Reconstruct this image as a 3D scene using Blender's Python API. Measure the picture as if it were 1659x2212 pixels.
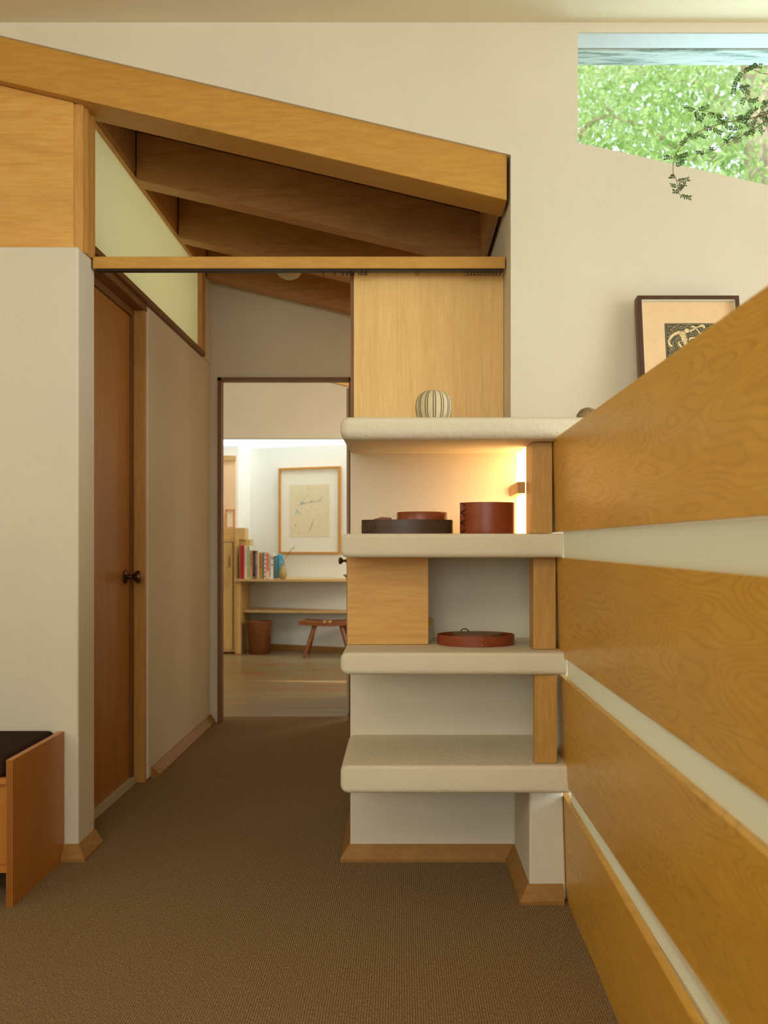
import bpy, bmesh, math, random
from mathutils import Vector, Matrix
random.seed(7)
for o in list(bpy.data.objects): bpy.data.objects.remove(o)
scn = bpy.context.scene
col = scn.collection
PI = math.pi
# ------------------------------------------------------------------ camera
H = 1.05; F = 1950.0; VX = 868.0; VY = 1173.0
cam = bpy.data.cameras.new('camera'); co = bpy.data.objects.new('camera', cam); col.objects.link(co)
co.location = (0, 0, H); co.rotation_euler = (PI/2, 0, 0)
cam.sensor_fit = 'AUTO'; cam.sensor_width = 36; cam.lens = F/2212*36
cam.shift_x = -(VX-829.5)/2212; cam.shift_y = (VY-1106)/2212
cam.clip_start = .02; cam.clip_end = 200
cam.dof.use_dof = True; cam.dof.focus_distance = 3.0; cam.dof.aperture_fstop = 4.0
scn.camera = co
scn.view_settings.view_transform = 'Standard'; scn.view_settings.look = 'None'
scn.view_settings.gamma = 1; scn.view_settings.use_curve_mapping = False
scn.view_settings.exposure = 0.12
# ------------------------------------------------------------------ world and lights
w = bpy.data.worlds.new('sky'); scn.world = w; w.use_nodes = True
bg = w.node_tree.nodes['Background']; bg.inputs[0].default_value = (.80, .92, 1, 1); bg.inputs[1].default_value = 1.5
def light(name, kind, loc, target, energy, color, size=None, size_y=None, spread=None):
    l = bpy.data.lights.new(name, kind); o = bpy.data.objects.new(name, l); col.objects.link(o)
    l.energy = energy; l.color = color; o.location = loc
    d = Vector(target)-Vector(loc); o.rotation_euler = d.to_track_quat('-Z', 'Y').to_euler()
    if kind == 'AREA':
        l.shape = 'RECTANGLE'; l.size = size; l.size_y = size_y or size
        if spread: l.spread = math.radians(spread)
    return o
sun = light('sun', 'SUN', (0, -10, 20), (2.0, 0, 0), 3.6, (1, .93, .80)); sun.data.angle = .01
light('daylight_rear_window', 'AREA', (-.5, -3.05, 1.85), (-.3, 3, 1.9), 40, (1, .95, .82), 3.6, 1.4)
light('fill_overhead', 'AREA', (-.7, -.7, 2.74), (-.3, 1.8, .9), 30, (1, .95, .80), 1.8, 1.1)  # unseen fill added overhead, steep enough to leave the under-shelf recess dim
light('fill_left', 'AREA', (-2.72, .6, 1.9), (.5, 1.8, 1.3), 16, (1, .92, .72), 2.4, 1.2)  # added fill from the left for jamb and partition boards; no window there
light('fill_right', 'AREA', (3.1, .2, 2.0), (0, 1.6, 1.6), 30, (1, .97, .86), 2.4, 1.1)  # unseen source added to brighten the right side
light('daylight_clerestory', 'AREA', (1.6, 3.35, 2.35), (1.3, 0, 2.6), 12, (.60, .86, 1), 1.6, .5)
light('daylight_stair_side', 'AREA', (2.9, 1.6, 1.0), (.5, 1.8, .7), 34, (.82, .96, 1), 2.0, 1.4)
light('fill_stair_low', 'AREA', (1.3, 1.8, .45), (.48, 1.9, .3), 3, (.72, .90, 1), 1.6, .4)  # low bluish fill added to brighten the lowest glass strip
light('fill_passage', 'AREA', (.33, 4.55, 1.45), (-1.1, 4.4, 1.35), 5.2, (1, .63, .28), 1.2, 1.7)  # warm fill added out of sight to light passage walls, door and rafters
light('daylight_far_slot', 'AREA', (-.8, 8.45, 3.1), (-.9, 8.95, 1.3), 46, (.82, .93, 1), 2.2, .4)
light('daylight_far_side', 'AREA', (.9, 7.0, 1.4), (-1.4, 7.6, 1.0), 26, (1, .88, .68), 1.6, 1.4)
light('daylight_far_front', 'AREA', (-1.1, 5.75, 2.15), (-1.0, 8.6, .8), 12, (1, .86, .66), 1.4, .5)
light('daylight_side_room', 'AREA', (-1.9, 4.1, 2.3), (-1.1, 4.1, 2.35), 14, (1, .98, .76), 1.7, .8)
# ------------------------------------------------------------------ materials
def rgb(r, g, b):
    f = lambda c: ((c/255+.055)/1.055)**2.4 if c/255 > .04045 else c/255/12.92
    return (f(r), f(g), f(b), 1)
class NT:
    def __init__(s, name):
        s.m = bpy.data.materials.new(name); s.m.use_nodes = True; s.t = s.m.node_tree; s.n = s.t.nodes
        s.b = s.n['Principled BSDF']
    def new(s, kind, **kw):
        x = s.n.new(kind)
        for k, v in kw.items():
            if hasattr(x, k): setattr(x, k, v)
            else: x.inputs[k.replace('_', ' ')].default_value = v
        return x
    def link(s, a, b): s.t.links.new(a, b)
    def coords(s, scale=(1,1,1), rot=(0,0,0), kind='Object'):
        c = s.new('ShaderNodeTexCoord'); m = s.new('ShaderNodeMapping')
        m.inputs['Scale'].default_value = scale; m.inputs['Rotation'].default_value = rot
        s.link(c.outputs[kind], m.inputs[0]); return m.outputs[0]
    def noise(s, vec, scale, detail=3, rough=.5, dist=0):
        x = s.new('ShaderNodeTexNoise'); x.inputs['Scale'].default_value = scale; x.inputs['Detail'].default_value = detail
        x.inputs['Roughness'].default_value = rough; x.inputs['Distortion'].default_value = dist
        s.link(vec, x.inputs['Vector']); return x.outputs['Fac']
    def math(s, op, a, b=None):
        x = s.new('ShaderNodeMath'); x.operation = op
        for i, v in enumerate((a, b)):
            if v is None: continue
            if isinstance(v, (int, float)): x.inputs[i].default_value = v
            else: s.link(v, x.inputs[i])
        return x.outputs[0]
    def ramp(s, fac, stops):
        x = s.new('ShaderNodeValToRGB'); e = x.color_ramp.elements
        while len(e) < len(stops): e.new(.5)
        for i, (p, c) in enumerate(stops): e[i].position = p; e[i].color = c
        s.link(fac, x.inputs[0]); return x.outputs[0]
    def mix(s, fac, a, b, blend='MIX'):
        x = s.new('ShaderNodeMix', data_type='RGBA', blend_type=blend)
        for i, v in ((0, fac), (6, a), (7, b)):
            if isinstance(v, (int, float, tuple)): x.inputs[i].default_value = v
            else: s.link(v, x.inputs[i])
        return x.outputs[2]
    def bump(s, h, strength, dist=.002):
        x = s.new('ShaderNodeBump'); x.inputs['Strength'].default_value = strength; x.inputs['Distance'].default_value = dist
        s.link(h, x.inputs['Height']); s.link(x.outputs[0], s.b.inputs['Normal'])
def plain(name, c, rough=.6, metal=0, spec=.5, var=.06, nscale=30):
    t = NT(name); t.b.inputs['Roughness'].default_value = rough; t.b.inputs['Metallic'].default_value = metal
    t.b.inputs['Specular IOR Level'].default_value = spec
    n = t.noise(t.coords(), nscale, 3)
    d = tuple(x*(1-var*2) for x in c[:3])+(1,)
    t.link(t.ramp(n, [(.3, d), (.7, c)]), t.b.inputs['Base Color']); return t.m
def plaster(name, c, bump=.35, scale=90):
    t = NT(name); t.b.inputs['Roughness'].default_value = .85; t.b.inputs['Specular IOR Level'].default_value = .25
    v = t.coords(); n = t.noise(v, scale, 5, .6); n2 = t.noise(v, 2.2, 3)
    d = tuple(x*.93 for x in c[:3])+(1,)
    t.link(t.ramp(n2, [(.3, d), (.7, c)]), t.b.inputs['Base Color'])
    n3 = t.noise(v, scale*.22, 3)
    t.bump(t.math('ADD', n, t.math('MULTIPLY', n3, .8)), bump, .004); return t.m
def wood(name, light_c, dark_c, scale=(8, 1, 8), figure=9.0, fig=.5, rough=.38, fine=1.0, spec=.45, rot=(0,0,0), patch=.35, nsc=.55, nd=2):
    """veneer: contour lines of a stretched noise give the cathedral figure, a finer stretched noise the pores"""
    t = NT(name); t.b.inputs['Roughness'].default_value = rough; t.b.inputs['Specular IOR Level'].default_value = spec
    v = t.coords(scale, rot)
    wob = t.noise(t.coords((1, 1, 1)), 9, 3, .6)
    n = t.math('ADD', t.noise(v, nsc, nd, .5, .25), t.math('MULTIPLY', wob, .035))
    sharp = t.noise(t.coords((2, 1, 2)), 2.5, 2)
    ring = t.math('ABSOLUTE', t.math('SINE', t.math('MULTIPLY', n, figure*6)))
    ring = t.math('POWER', t.math('SUBTRACT', 1.0, ring), 2.2)
    f = t.noise(v, 9, 4, .7)
    c1 = t.mix(t.math('MULTIPLY', t.math('MULTIPLY', ring, t.ramp(sharp, [(.3, (.35,.35,.35,1)), (.65, (1,1,1,1))])), fig), light_c, dark_c)
    mid = tuple((a*.45+b*.55) for a, b in zip(light_c, dark_c))
    pr = t.ramp(f, [(.42, mid), (.66, (1, 1, 1, 1))])
    c2 = t.mix(.30*fine, c1, pr, 'MULTIPLY')
    bl = t.noise(t.coords((1, 1, 1)), 3.0, 2)
    c3 = t.mix(t.math('MULTIPLY', t.ramp(bl, [(.35, (0,0,0,1)), (.7, (1,1,1,1))]), patch), c2, mid)
    t.link(c3, t.b.inputs['Base Color'])
    t.bump(f, .08, .001); return t.m
M = {}
WALLC = rgb(226, 217, 196)
M['wall'] = plaster('wall_plaster', WALLC)
M['shelf'] = plaster('rough_shelf_plaster', rgb(228, 218, 193), .8, 60)
M['ceil'] = plaster('ceiling_plaster', rgb(232, 219, 186), .2)
M['ply'] = wood('figured_plywood', rgb(226, 174, 66), rgb(164, 112, 34), (4, 1.35, 7.5), 24, .58, .33, .6, patch=.25, nsc=.75, nd=2)
M['plypost'] = wood('plywood_post_edge', rgb(206, 160, 80), rgb(160, 116, 52), (10, 10, 1.2), 2, .3, .45)
M['plyx'] = wood('plywood_grain_sideways', rgb(228, 178, 92), rgb(184, 128, 58), (1.1, 6, 9), 3, .35, .45)
M['panelup'] = wood('pale_plywood_upright_grain', rgb(240, 202, 128), rgb(206, 158, 82), (14, 6, .9), 2.2, .35, .42)
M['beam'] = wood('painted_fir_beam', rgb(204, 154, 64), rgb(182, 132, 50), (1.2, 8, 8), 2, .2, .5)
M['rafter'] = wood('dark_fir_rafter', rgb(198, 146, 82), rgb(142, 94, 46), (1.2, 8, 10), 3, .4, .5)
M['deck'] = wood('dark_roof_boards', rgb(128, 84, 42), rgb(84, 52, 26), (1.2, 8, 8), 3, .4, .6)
M['trim'] = wood('fir_trim', rgb(214, 162, 84), rgb(170, 118, 52), (10, 10, 1), 2, .3, .45)
M['door'] = wood('brown_door_veneer', rgb(188, 128, 52), rgb(144, 90, 34), (9, 9, .8), 2, .25, .4)
M['jamb'] = wood('brown_door_jamb', rgb(140, 96, 44), rgb(100, 64, 28), (10, 10, 1), 2, .3, .5)
M['base'] = wood('baseboard_wood', rgb(172, 126, 58), rgb(134, 90, 38), (3, 3, 6), 2, .25, .5)
M['bench'] = wood('bench_birch_plywood', rgb(192, 126, 50), rgb(160, 96, 34), (6, 3, 1.2), 2, .3, .38, .5)
M['cherry'] = wood('red_cherry', rgb(156, 76, 38), rgb(108, 44, 20), (3, 3, 14), 2, .3, .32)
M['cherrytop'] = wood('red_cherry_lid', rgb(150, 76, 44), rgb(112, 48, 26), (3, 14, 3), 2, .3, .4)
M['darkbox'] = wood('dark_olive_brown_wood', rgb(84, 62, 46), rgb(60, 40, 28), (3, 3, 14), 2, .3, .4)
M['walnut'] = wood('walnut_frame', rgb(92, 56, 36), rgb(60, 34, 22), (4, 8, 4), 2, .4, .4)
M['walnutside'] = wood('walnut_frame_side', rgb(120, 86, 58), rgb(84, 56, 36), (8, 4, 4), 2, .4, .5)
M['furn'] = wood('pale_cabinet_ply', rgb(214, 176, 104), rgb(176, 132, 68), (10, 10, 1.4), 3, .35, .45)
M['furnx'] = wood('pale_desk_ply', rgb(208, 176, 112), rgb(176, 138, 78), (1.2, 8, 8), 3, .25, .4)
M['gold'] = wood('golden_oak_frame', rgb(206, 150, 66), rgb(170, 112, 40), (6, 6, 6), 2, .3, .35)
M['stool'] = wood('reddish_stool_wood', rgb(142, 80, 28), rgb(98, 48, 14), (2, 6, 6), 3, .4, .35)
M['bin'] = wood('reddish_bin_veneer', rgb(124, 70, 28), rgb(90, 46, 16), (6, 6, 2), 2, .3, .4)
M['black'] = plain('black_metal', (.012, .010, .009, 1), .4, .6)
M['gap'] = plain('black_gap', (.006, .005, .004, 1), .9)
M['knob'] = plain('aged_bronze', rgb(104, 74, 48), .28, .9)
M['cushion'] = plain('dark_brown_wool', rgb(62, 40, 32), .95, 0, .1, .2, 300)
M['white'] = plain('white_paint', rgb(230, 230, 222), .6, var=.012, nscale=3)
M['offwhite'] = plain('aged_white_paint', rgb(196, 186, 158), .6)
M['mat'] = plain('peach_paper', rgb(236, 202, 158), .8, 0, .2, .03)
M['paper'] = plain('white_mat_board', rgb(232, 230, 214), .8, 0, .2, .02)
M['cream'] = plain('cream_print_paper', rgb(226, 214, 180), .8, 0, .2, .04)
M['ink'] = plain('dark_green_ink', rgb(66, 70, 54), .7, 0, .2, .1, 120)
M['cut'] = plain('pale_woodcut_line', rgb(232, 206, 156), .7, 0, .2, .03)
M['blue_ink'] = plain('blue_crayon', rgb(120, 176, 190), .8)
M['olive_ink'] = plain('olive_pencil', rgb(140, 136, 96), .8)
M['orange'] = plain('orange_frame_paint', rgb(216, 134, 84), .5)
M['leaf'] = plain('dark_plant_leaf', rgb(62, 98, 36), .5, 0, .4, .2, 60)
M['stem'] = plain('reddish_plant_stem', rgb(128, 92, 60), .6)
M['rock'] = plain('brown_speckled_stone', rgb(158, 134, 94), .8, 0, .2, .25, 90)
M['pot'] = plain('clay_pot', rgb(168, 100, 66), .8)
M['soil'] = plain('soil', rgb(60, 44, 32), .95)
def gl(name, base, transl, rough=.25):
    t = NT(name); out = t.n['Material Output']
    d = t.new('ShaderNodeBsdfDiffuse'); tr = t.new('ShaderNodeBsdfTranslucent'); gs = t.new('ShaderNodeBsdfGlossy')
    d.inputs[0].default_value = base; tr.inputs[0].default_value = transl; gs.inputs[0].default_value = (1,1,1,1); gs.inputs['Roughness'].default_value = rough
    m1 = t.new('ShaderNodeMixShader'); m1.inputs[0].default_value = .5; t.link(d.outputs[0], m1.inputs[1]); t.link(tr.outputs[0], m1.inputs[2])
    m2 = t.new('ShaderNodeMixShader'); m2.inputs[0].default_value = .05; t.link(m1.outputs[0], m2.inputs[1]); t.link(gs.outputs[0], m2.inputs[2])
    t.link(m2.outputs[0], out.inputs[0]); return t.m
M['frost'] = gl('frosted_glass', rgb(222, 212, 180), (.80, .78, .66, 1))
M['frostt'] = gl('frosted_transom_glass', rgb(224, 220, 190), (.84, .84, .68, 1))
def carpet():
    t = NT('ribbed_brown_carpet'); t.b.inputs['Roughness'].default_value = 1; t.b.inputs['Specular IOR Level'].default_value = .05
    v = t.coords(kind='Object')
    n = t.noise(v, 260, 4, .7); n2 = t.noise(t.coords((1, .28, 1)), 420, 2, .6)
    wv = t.new('ShaderNodeTexWave'); wv.bands_direction = 'X'; wv.inputs['Scale'].default_value = 52; wv.inputs['Distortion'].default_value = .6
    t.link(v, wv.inputs[0])
    f = t.math('ADD', t.math('MULTIPLY', n, .5), t.math('ADD', t.math('MULTIPLY', n2, .35), t.math('MULTIPLY', wv.outputs['Fac'], .15)))
    c = t.ramp(f, [(.30, rgb(58, 44, 30)), (.52, rgb(140, 115, 82)), (.72, rgb(224, 198, 158))])
    big = t.noise(v, 1.6, 3); c2 = t.mix(t.math('MULTIPLY', big, .3), c, rgb(118, 98, 68))
    t.link(c2, t.b.inputs['Base Color']); t.bump(f, .6, .004); return t.m
M['carpet'] = carpet()
def planks():
    t = NT('worn_plank_floor'); t.b.inputs['Roughness'].default_value = .32
    v = t.coords((.35, 9, 1)); n = t.noise(v, 2.2, 5, .65)
    n2 = t.noise(t.coords((.9, 6, 1)), 1.2, 3)
    c = t.ramp(n, [(.28, rgb(96, 62, 34)), (.46, rgb(136, 112, 72)), (.62, rgb(130, 122, 86)), (.8, rgb(168, 142, 98))])
    c2 = t.mix(t.ramp(n2, [(.56, (0,0,0,1)), (.70, (1,1,1,1))]), c, rgb(150, 88, 48))
    t.link(c2, t.b.inputs['Base Color']); return t.m
M['planks'] = planks()
def weathered():
    t = NT('weathered_white_wood'); t.b.inputs['Roughness'].default_value = .8
    n = t.noise(t.coords((1.2, 12, 12)), 5, 5, .7)
    t.link(t.ramp(n, [(.40, rgb(120, 140, 128)), (.50, rgb(176, 192, 182)), (.7, rgb(196, 208, 200))]), t.b.inputs['Base Color'])
    t.bump(n, .5, .004); return t.m
M['weathered'] = weathered()
def leafmat():
    t = NT('sunlit_foliage'); out = t.n['Material Output']
    oi = t.new('ShaderNodeTexCoord'); n = t.noise(t.coords(kind='Object'), .9, 3); n2 = t.noise(t.coords(kind='Object'), 14, 1)
    c = t.ramp(t.math('ADD', t.math('MULTIPLY', n, .5), t.math('MULTIPLY', n2, .5)), [(.35, rgb(158, 190, 112)), (.5, rgb(200, 224, 156)), (.64, rgb(244, 248, 220))])
    d = t.new('ShaderNodeBsdfDiffuse'); tr = t.new('ShaderNodeBsdfTranslucent'); t.link(c, d.inputs[0]); t.link(c, tr.inputs[0])
    m1 = t.new('ShaderNodeMixShader'); m1.inputs[0].default_value = .55; t.link(d.outputs[0], m1.inputs[1]); t.link(tr.outputs[0], m1.inputs[2])
    t.link(m1.outputs[0], out.inputs[0]); return t.m
M['foliage'] = leafmat()
M['bark'] = plain('pale_brown_bark', rgb(236, 214, 194), .9, 0, .2, .25, 8)
M['ground'] = plain('pale_paving', rgb(158, 162, 164), .95, 0, .1, .2, 4)
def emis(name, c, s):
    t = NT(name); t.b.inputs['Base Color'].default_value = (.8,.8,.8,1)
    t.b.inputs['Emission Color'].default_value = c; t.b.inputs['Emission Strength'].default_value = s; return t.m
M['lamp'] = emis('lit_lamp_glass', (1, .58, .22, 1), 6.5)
def stripes(name, base, dark, n, cx=0, cy=0, lw=.12, rough=.7):
    """incised lines running pole to pole: angle about the object's own axis"""
    t = NT(name); t.b.inputs['Roughness'].default_value = rough
    s = t.new('ShaderNodeSeparateXYZ'); t.link(t.coords(), s.inputs[0])
    a = t.math('ARCTAN2', t.math('SUBTRACT', s.outputs[1], cy), t.math('SUBTRACT', s.outputs[0], cx))
    ph = t.math('FRACT', t.math('MULTIPLY', t.math('ADD', a, PI), n/(2*PI)))
    d1 = t.math('ABSOLUTE', t.math('SUBTRACT', ph, .38)); d2 = t.math('ABSOLUTE', t.math('SUBTRACT', ph, .66))
    mn = t.math('LESS_THAN', t.math('MINIMUM', d1, d2), lw/2)
    nz = t.noise(t.coords(), 60, 3); bb = t.ramp(nz, [(.3, tuple(x*.88 for x in base[:3])+(1,)), (.7, base)])
    t.link(t.mix(mn, bb, dark), t.b.inputs['Base Color']); return t.m
M['stripevase'] = stripes('cream_striped_stoneware', rgb(222, 208, 170), rgb(110, 88, 50), 14, lw=.13)
M['ribvase'] = stripes('olive_ribbed_glaze', rgb(176, 156, 92), rgb(110, 92, 44), 12, lw=.16, rough=.35)
M['bluevase'] = plain('blue_glaze', rgb(40, 140, 168), .25, 0, .6, .15, 8)
# ------------------------------------------------------------------ geometry helpers
class MB:
    def __init__(s): s.bm = bmesh.new()
    def face(s, pts):
        return s.bm.faces.new([s.bm.verts.new(p) for p in pts])
    def box(s, x0, x1, y0, y1, z0, z1):
        return s.hexa([(x0,y0,z0),(x1,y0,z0),(x1,y1,z0),(x0,y1,z0),(x0,y0,z1),(x1,y0,z1),(x1,y1,z1),(x0,y1,z1)])
    def hexa(s, p):
        v = [s.bm.verts.new(q) for q in p]
        for f in ((0,3,2,1),(4,5,6,7),(0,1,5,4),(1,2,6,5),(2,3,7,6),(3,0,4,7)): s.bm.faces.new([v[i] for i in f])
        return s
    def prism(s, pts, axis, a0, a1):
        """polygon extruded along an axis; pts are the other two coordinates in order"""
        def P(p, a):
            return {'x': (a, p[0], p[1]), 'y': (p[0], a, p[1]), 'z': (p[0], p[1], a)}[axis]
        A = [s.bm.verts.new(P(p, a0)) for p in pts]; B = [s.bm.verts.new(P(p, a1)) for p in pts]
        s.bm.faces.new(A); s.bm.faces.new(B[::-1]); n = len(pts)
        for i in range(n): s.bm.faces.new([A[i], B[i], B[(i+1)%n], A[(i+1)%n]])
        return s
    def lathe(s, c, prof, n=32, sx=1, sy=1, cap=True, M4=None):
        rings = []
        for r, z in prof:
            ring = []
            for i in range(n):
                a = 2*PI*i/n; p = Vector((r*sx*math.cos(a), r*sy*math.sin(a), z))
                if M4: p = M4 @ p
                ring.append(s.bm.verts.new(p+Vector(c)))
            rings.append(ring)
        for a, b in zip(rings, rings[1:]):
            for i in range(n): s.bm.faces.new([a[i], a[(i+1)%n], b[(i+1)%n], b[i]])
        if cap: s.bm.faces.new(rings[0][::-1]); s.bm.faces.new(rings[-1])
        return s
    def tube(s, pts, r, n=8, closed=False):
        pts = [Vector(p) for p in pts]; rr = r if isinstance(r, (list, tuple)) else [r]*len(pts)
        rings = []; N = len(pts); up = None
        for i, p in enumerate(pts):
            if closed: d = pts[(i+1)%N]-pts[i-1]
            else: d = (pts[min(i+1, N-1)]-pts[max(i-1, 0)])
            d.normalize()
            if up is None: up = Vector((0,0,1)) if abs(d.z) < .9 else Vector((1,0,0))
            u = d.cross(up); u.normalize(); v = u.cross(d); up = v
            rings.append([s.bm.verts.new(p+rr[i]*(math.cos(2*PI*k/n)*u+math.sin(2*PI*k/n)*v)) for k in range(n)])
        rng = range(N) if closed else range(N-1)
        for i in rng:
            a, b = rings[i], rings[(i+1)%N]
            for k in range(n): s.bm.faces.new([a[k], a[(k+1)%n], b[(k+1)%n], b[k]])
        if not closed: s.bm.faces.new(rings[0][::-1]); s.bm.faces.new(rings[-1])
        return s
    def build(s, name, mat, parent=None, local=False, bevel=0, seg=2, smooth=False, origin=None):
        bmesh.ops.recalc_face_normals(s.bm, faces=s.bm.faces[:])
        off = Vector((0,0,0))
        if parent is not None:
            if not local: off = root_loc(parent)
        elif not local:
            xs = [v.co for v in s.bm.verts]
            off = Vector(origin) if origin else Vector(((min(v.x for v in xs)+max(v.x for v in xs))/2, (min(v.y for v in xs)+max(v.y for v in xs))/2, min(v.z for v in xs)))
        for v in s.bm.verts: v.co -= off
        me = bpy.data.meshes.new(name); s.bm.to_mesh(me); s.bm.free()
        o = bpy.data.objects.new(name, me); col.objects.link(o)
        me.materials.append(M[mat] if isinstance(mat, str) else mat)
        if parent is not None: o.parent = parent
        else: o.location = off
        if smooth:
            for p in me.polygons: p.use_smooth = True
            try: me.set_sharp_from_angle(angle=math.radians(40))
            except Exception: pass
        if bevel:
            b = o.modifiers.new('bevel', 'BEVEL'); b.width = bevel; b.segments = seg; b.limit_method = 'ANGLE'; b.angle_limit = math.radians(30)
            if seg > 2:
                for p in me.polygons: p.use_smooth = True
                b.harden_normals = True
        return o
def root_loc(o):
    v = Vector((0,0,0))
    while o is not None: v += o.location; o = o.parent
    return v
def tag(o, label, cat, group=None):
    o['label'] = label; o['category'] = cat
    if group: o['group'] = group
    return o
def struct(o): o['kind'] = 'structure'; return o
def empty(name, loc, label=None, cat=None, group=None, rot=(0,0,0)):
    o = bpy.data.objects.new(name, None); col.objects.link(o); o.location = loc; o.rotation_euler = rot; o.empty_display_size = .05
    if label: tag(o, label, cat, group)
    return o
def at(px, py, d): return Vector(((px-VX)*d/F, d, H-(py-VY)*d/F))

# ================================================================== THE ROOM
W = 3.0                                   # distance of the wall that faces the camera
SL = .2337                                # fall of the roof
ztop = lambda x: 2.425-SL*x               # where the wall above the beam ends
zb = lambda x: 2.295-.2367*x              # underside of beam and rafters
# floor
m = MB(); m.box(-2.8, 3.2, -3.2, 5.46, -.1, 0); struct(m.build('floor', 'carpet', origin=(0,0,0)))
m = MB(); m.box(-3.2, 1.6, 5.46, 10.0, -.1, -.003); struct(m.build('floor_far_room', 'planks', origin=(0,0,0)))
m = MB(); m.box(-2.8, 3.2, -3.2, 3.19, 2.78, 2.9); struct(m.build('ceiling', 'ceil', origin=(0,0,2.78)))
# wall facing the camera, with the clerestory opening
m = MB()
xl = (2.425-2.78)/SL
m.prism([(xl, 2.78), (.362, ztop(.362)), (.362, 2.78)], 'y', W, 3.19)
m.box(.362, .585, W, 3.19, 0, 2.78)
zs = lambda x: 2.381-.224*(x-.585)
m.prism([(.585, 0), (2.5, 0), (2.5, zs(2.5)), (.585, zs(.585))], 'y', W, 3.19)
m.box(.585, 2.5, W, 3.19, 2.747, 2.78)
m.box(2.5, 3.2, W, 3.19, 0, 2.78)
m.box(-.171, .362, W, 3.19, 0, 1.40)
struct(m.build('wall_back', 'wall', origin=(0, W, 0)))
m = MB(); m.box(-2.8, -1.075, W, 3.16, 0, 2.036); struct(m.build('wall_left_of_passage', 'wall', bevel=.008, seg=3))
m = MB(); m.box(-2.9, -2.8, -3.2, 3.16, 0, 2.9); struct(m.build('wall_left', 'wall'))
m = MB(); m.box(-2.8, 3.2, -3.4, -3.2, 0, .55); m.box(-2.8, 3.2, -3.4, -3.2, 2.55, 2.9)
m.box(-2.8, -2.4, -3.4, -3.2, .55, 2.55); m.box(1.5, 3.2, -3.4, -3.2, .55, 2.55); struct(m.build('wall_rear', 'wall'))
m = MB(); m.box(3.2, 3.35, -3.4, -1.2, 0, 2.9); m.box(3.2, 3.35, 1.6, 3.19, 0, 2.9); m.box(3.2, 3.35, -1.2, 1.6, 0, .9); m.box(3.2, 3.35, -1.2, 1.6, 2.6, 2.9)
struct(m.build('wall_right', 'wall'))
# clerestory head: weathered boards over the opening
g = struct(empty('window_1', (.585, W, 2.70)))
m = MB(); m.box(.586, 2.5, 3.002, 3.088, 2.743, 2.747+.001); m.build('head_board', plain('greyish_white_board', rgb(196, 204, 200), .7, var=.02), g)
m = MB(); m.box(.586, 2.5, 3.096, 3.19, 2.739, 2.7465); m.build('outer_head_board', 'weathered', g)
# ---- beam, rafters, roof
def sloped(x0, x1, y0, y1, dz0, dz1, m=None):
    m = m or MB()
    return m.hexa([(x0,y0,zb(x0)+dz0),(x1,y0,zb(x1)+dz0),(x1,y1,zb(x1)+dz0),(x0,y1,zb(x0)+dz0),
                   (x0,y0,zb(x0)+dz1),(x1,y0,zb(x1)+dz1),(x1,y1,zb(x1)+dz1),(x0,y1,zb(x0)+dz1)])
o = sloped(-2.2, .351, 3.012, 3.17, -.018, .19).build('sloping_beam', 'beam', bevel=.003)
tag(o, 'broad ochre wooden beam sloping down to the right across the white wall', 'beam')
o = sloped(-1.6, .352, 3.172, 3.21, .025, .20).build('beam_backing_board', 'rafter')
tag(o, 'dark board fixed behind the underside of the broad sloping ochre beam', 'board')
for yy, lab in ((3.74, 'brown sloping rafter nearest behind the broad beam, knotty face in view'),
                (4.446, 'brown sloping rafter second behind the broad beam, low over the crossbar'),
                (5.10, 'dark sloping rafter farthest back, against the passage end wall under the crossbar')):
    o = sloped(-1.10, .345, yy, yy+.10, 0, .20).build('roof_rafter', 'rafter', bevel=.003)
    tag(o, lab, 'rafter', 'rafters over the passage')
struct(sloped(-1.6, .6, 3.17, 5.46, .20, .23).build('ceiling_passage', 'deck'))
m = MB(); m.box(.322, .347, 3.215, 3.735, 2.215, 2.43); m.box(.322, .347, 3.845, 4.44, 2.215, 2.43); m.box(.322, .347, 4.55, 5.095, 2.215, 2.43)
struct(m.build('trim_1', 'rafter'))
m = MB(); m.box(-1.16, -1.105, 3.175, 5.28, 2.60, 2.83); struct(m.build('trim_2', 'rafter'))
# ---- passage
m = MB(); m.box(.362, .5, 3.19, 5.28, 0, 2.6); struct(m.build('wall_passage_right', 'wall'))
# left wall of passage past the door, with the transom above
m = MB(); m.box(-1.30, -1.12, 3.985, 5.28, 0, 2.10); m.box(-1.30, -1.12, 5.085, 5.28, 2.10, 2.60)
struct(m.build('wall_passage_left', 'wall', bevel=.014, seg=4))
m = MB(); m.box(-2.4, -1.25, 3.16, 5.28, -.05, 2.0); struct(m.build('wall_side_room', 'wall'))
m = MB(); m.box(-2.6, -2.45, 3.16, 5.28, 0, 3.0); m.box(-2.45, -1.3, 5.285, 5.4, 2.0, 3.0); m.box(-2.45, -1.3, 3.10, 3.16, 2.04, 2.6); m.box(-2.45, -1.3, 3.16, 5.28, 2.75, 2.85)
struct(m.build('wall_side_room_shell', 'white'))
m = MB()
m.box(-1.60, -1.077, 5.28, 5.335, 0, 2.80); m.box(-.288, .5, 5.28, 5.335, 0, 2.80)
m.box(-1.077, -.288, 5.28, 5.335, 2.016, 2.80); struct(m.build('wall_passage_end', 'wall'))
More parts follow.
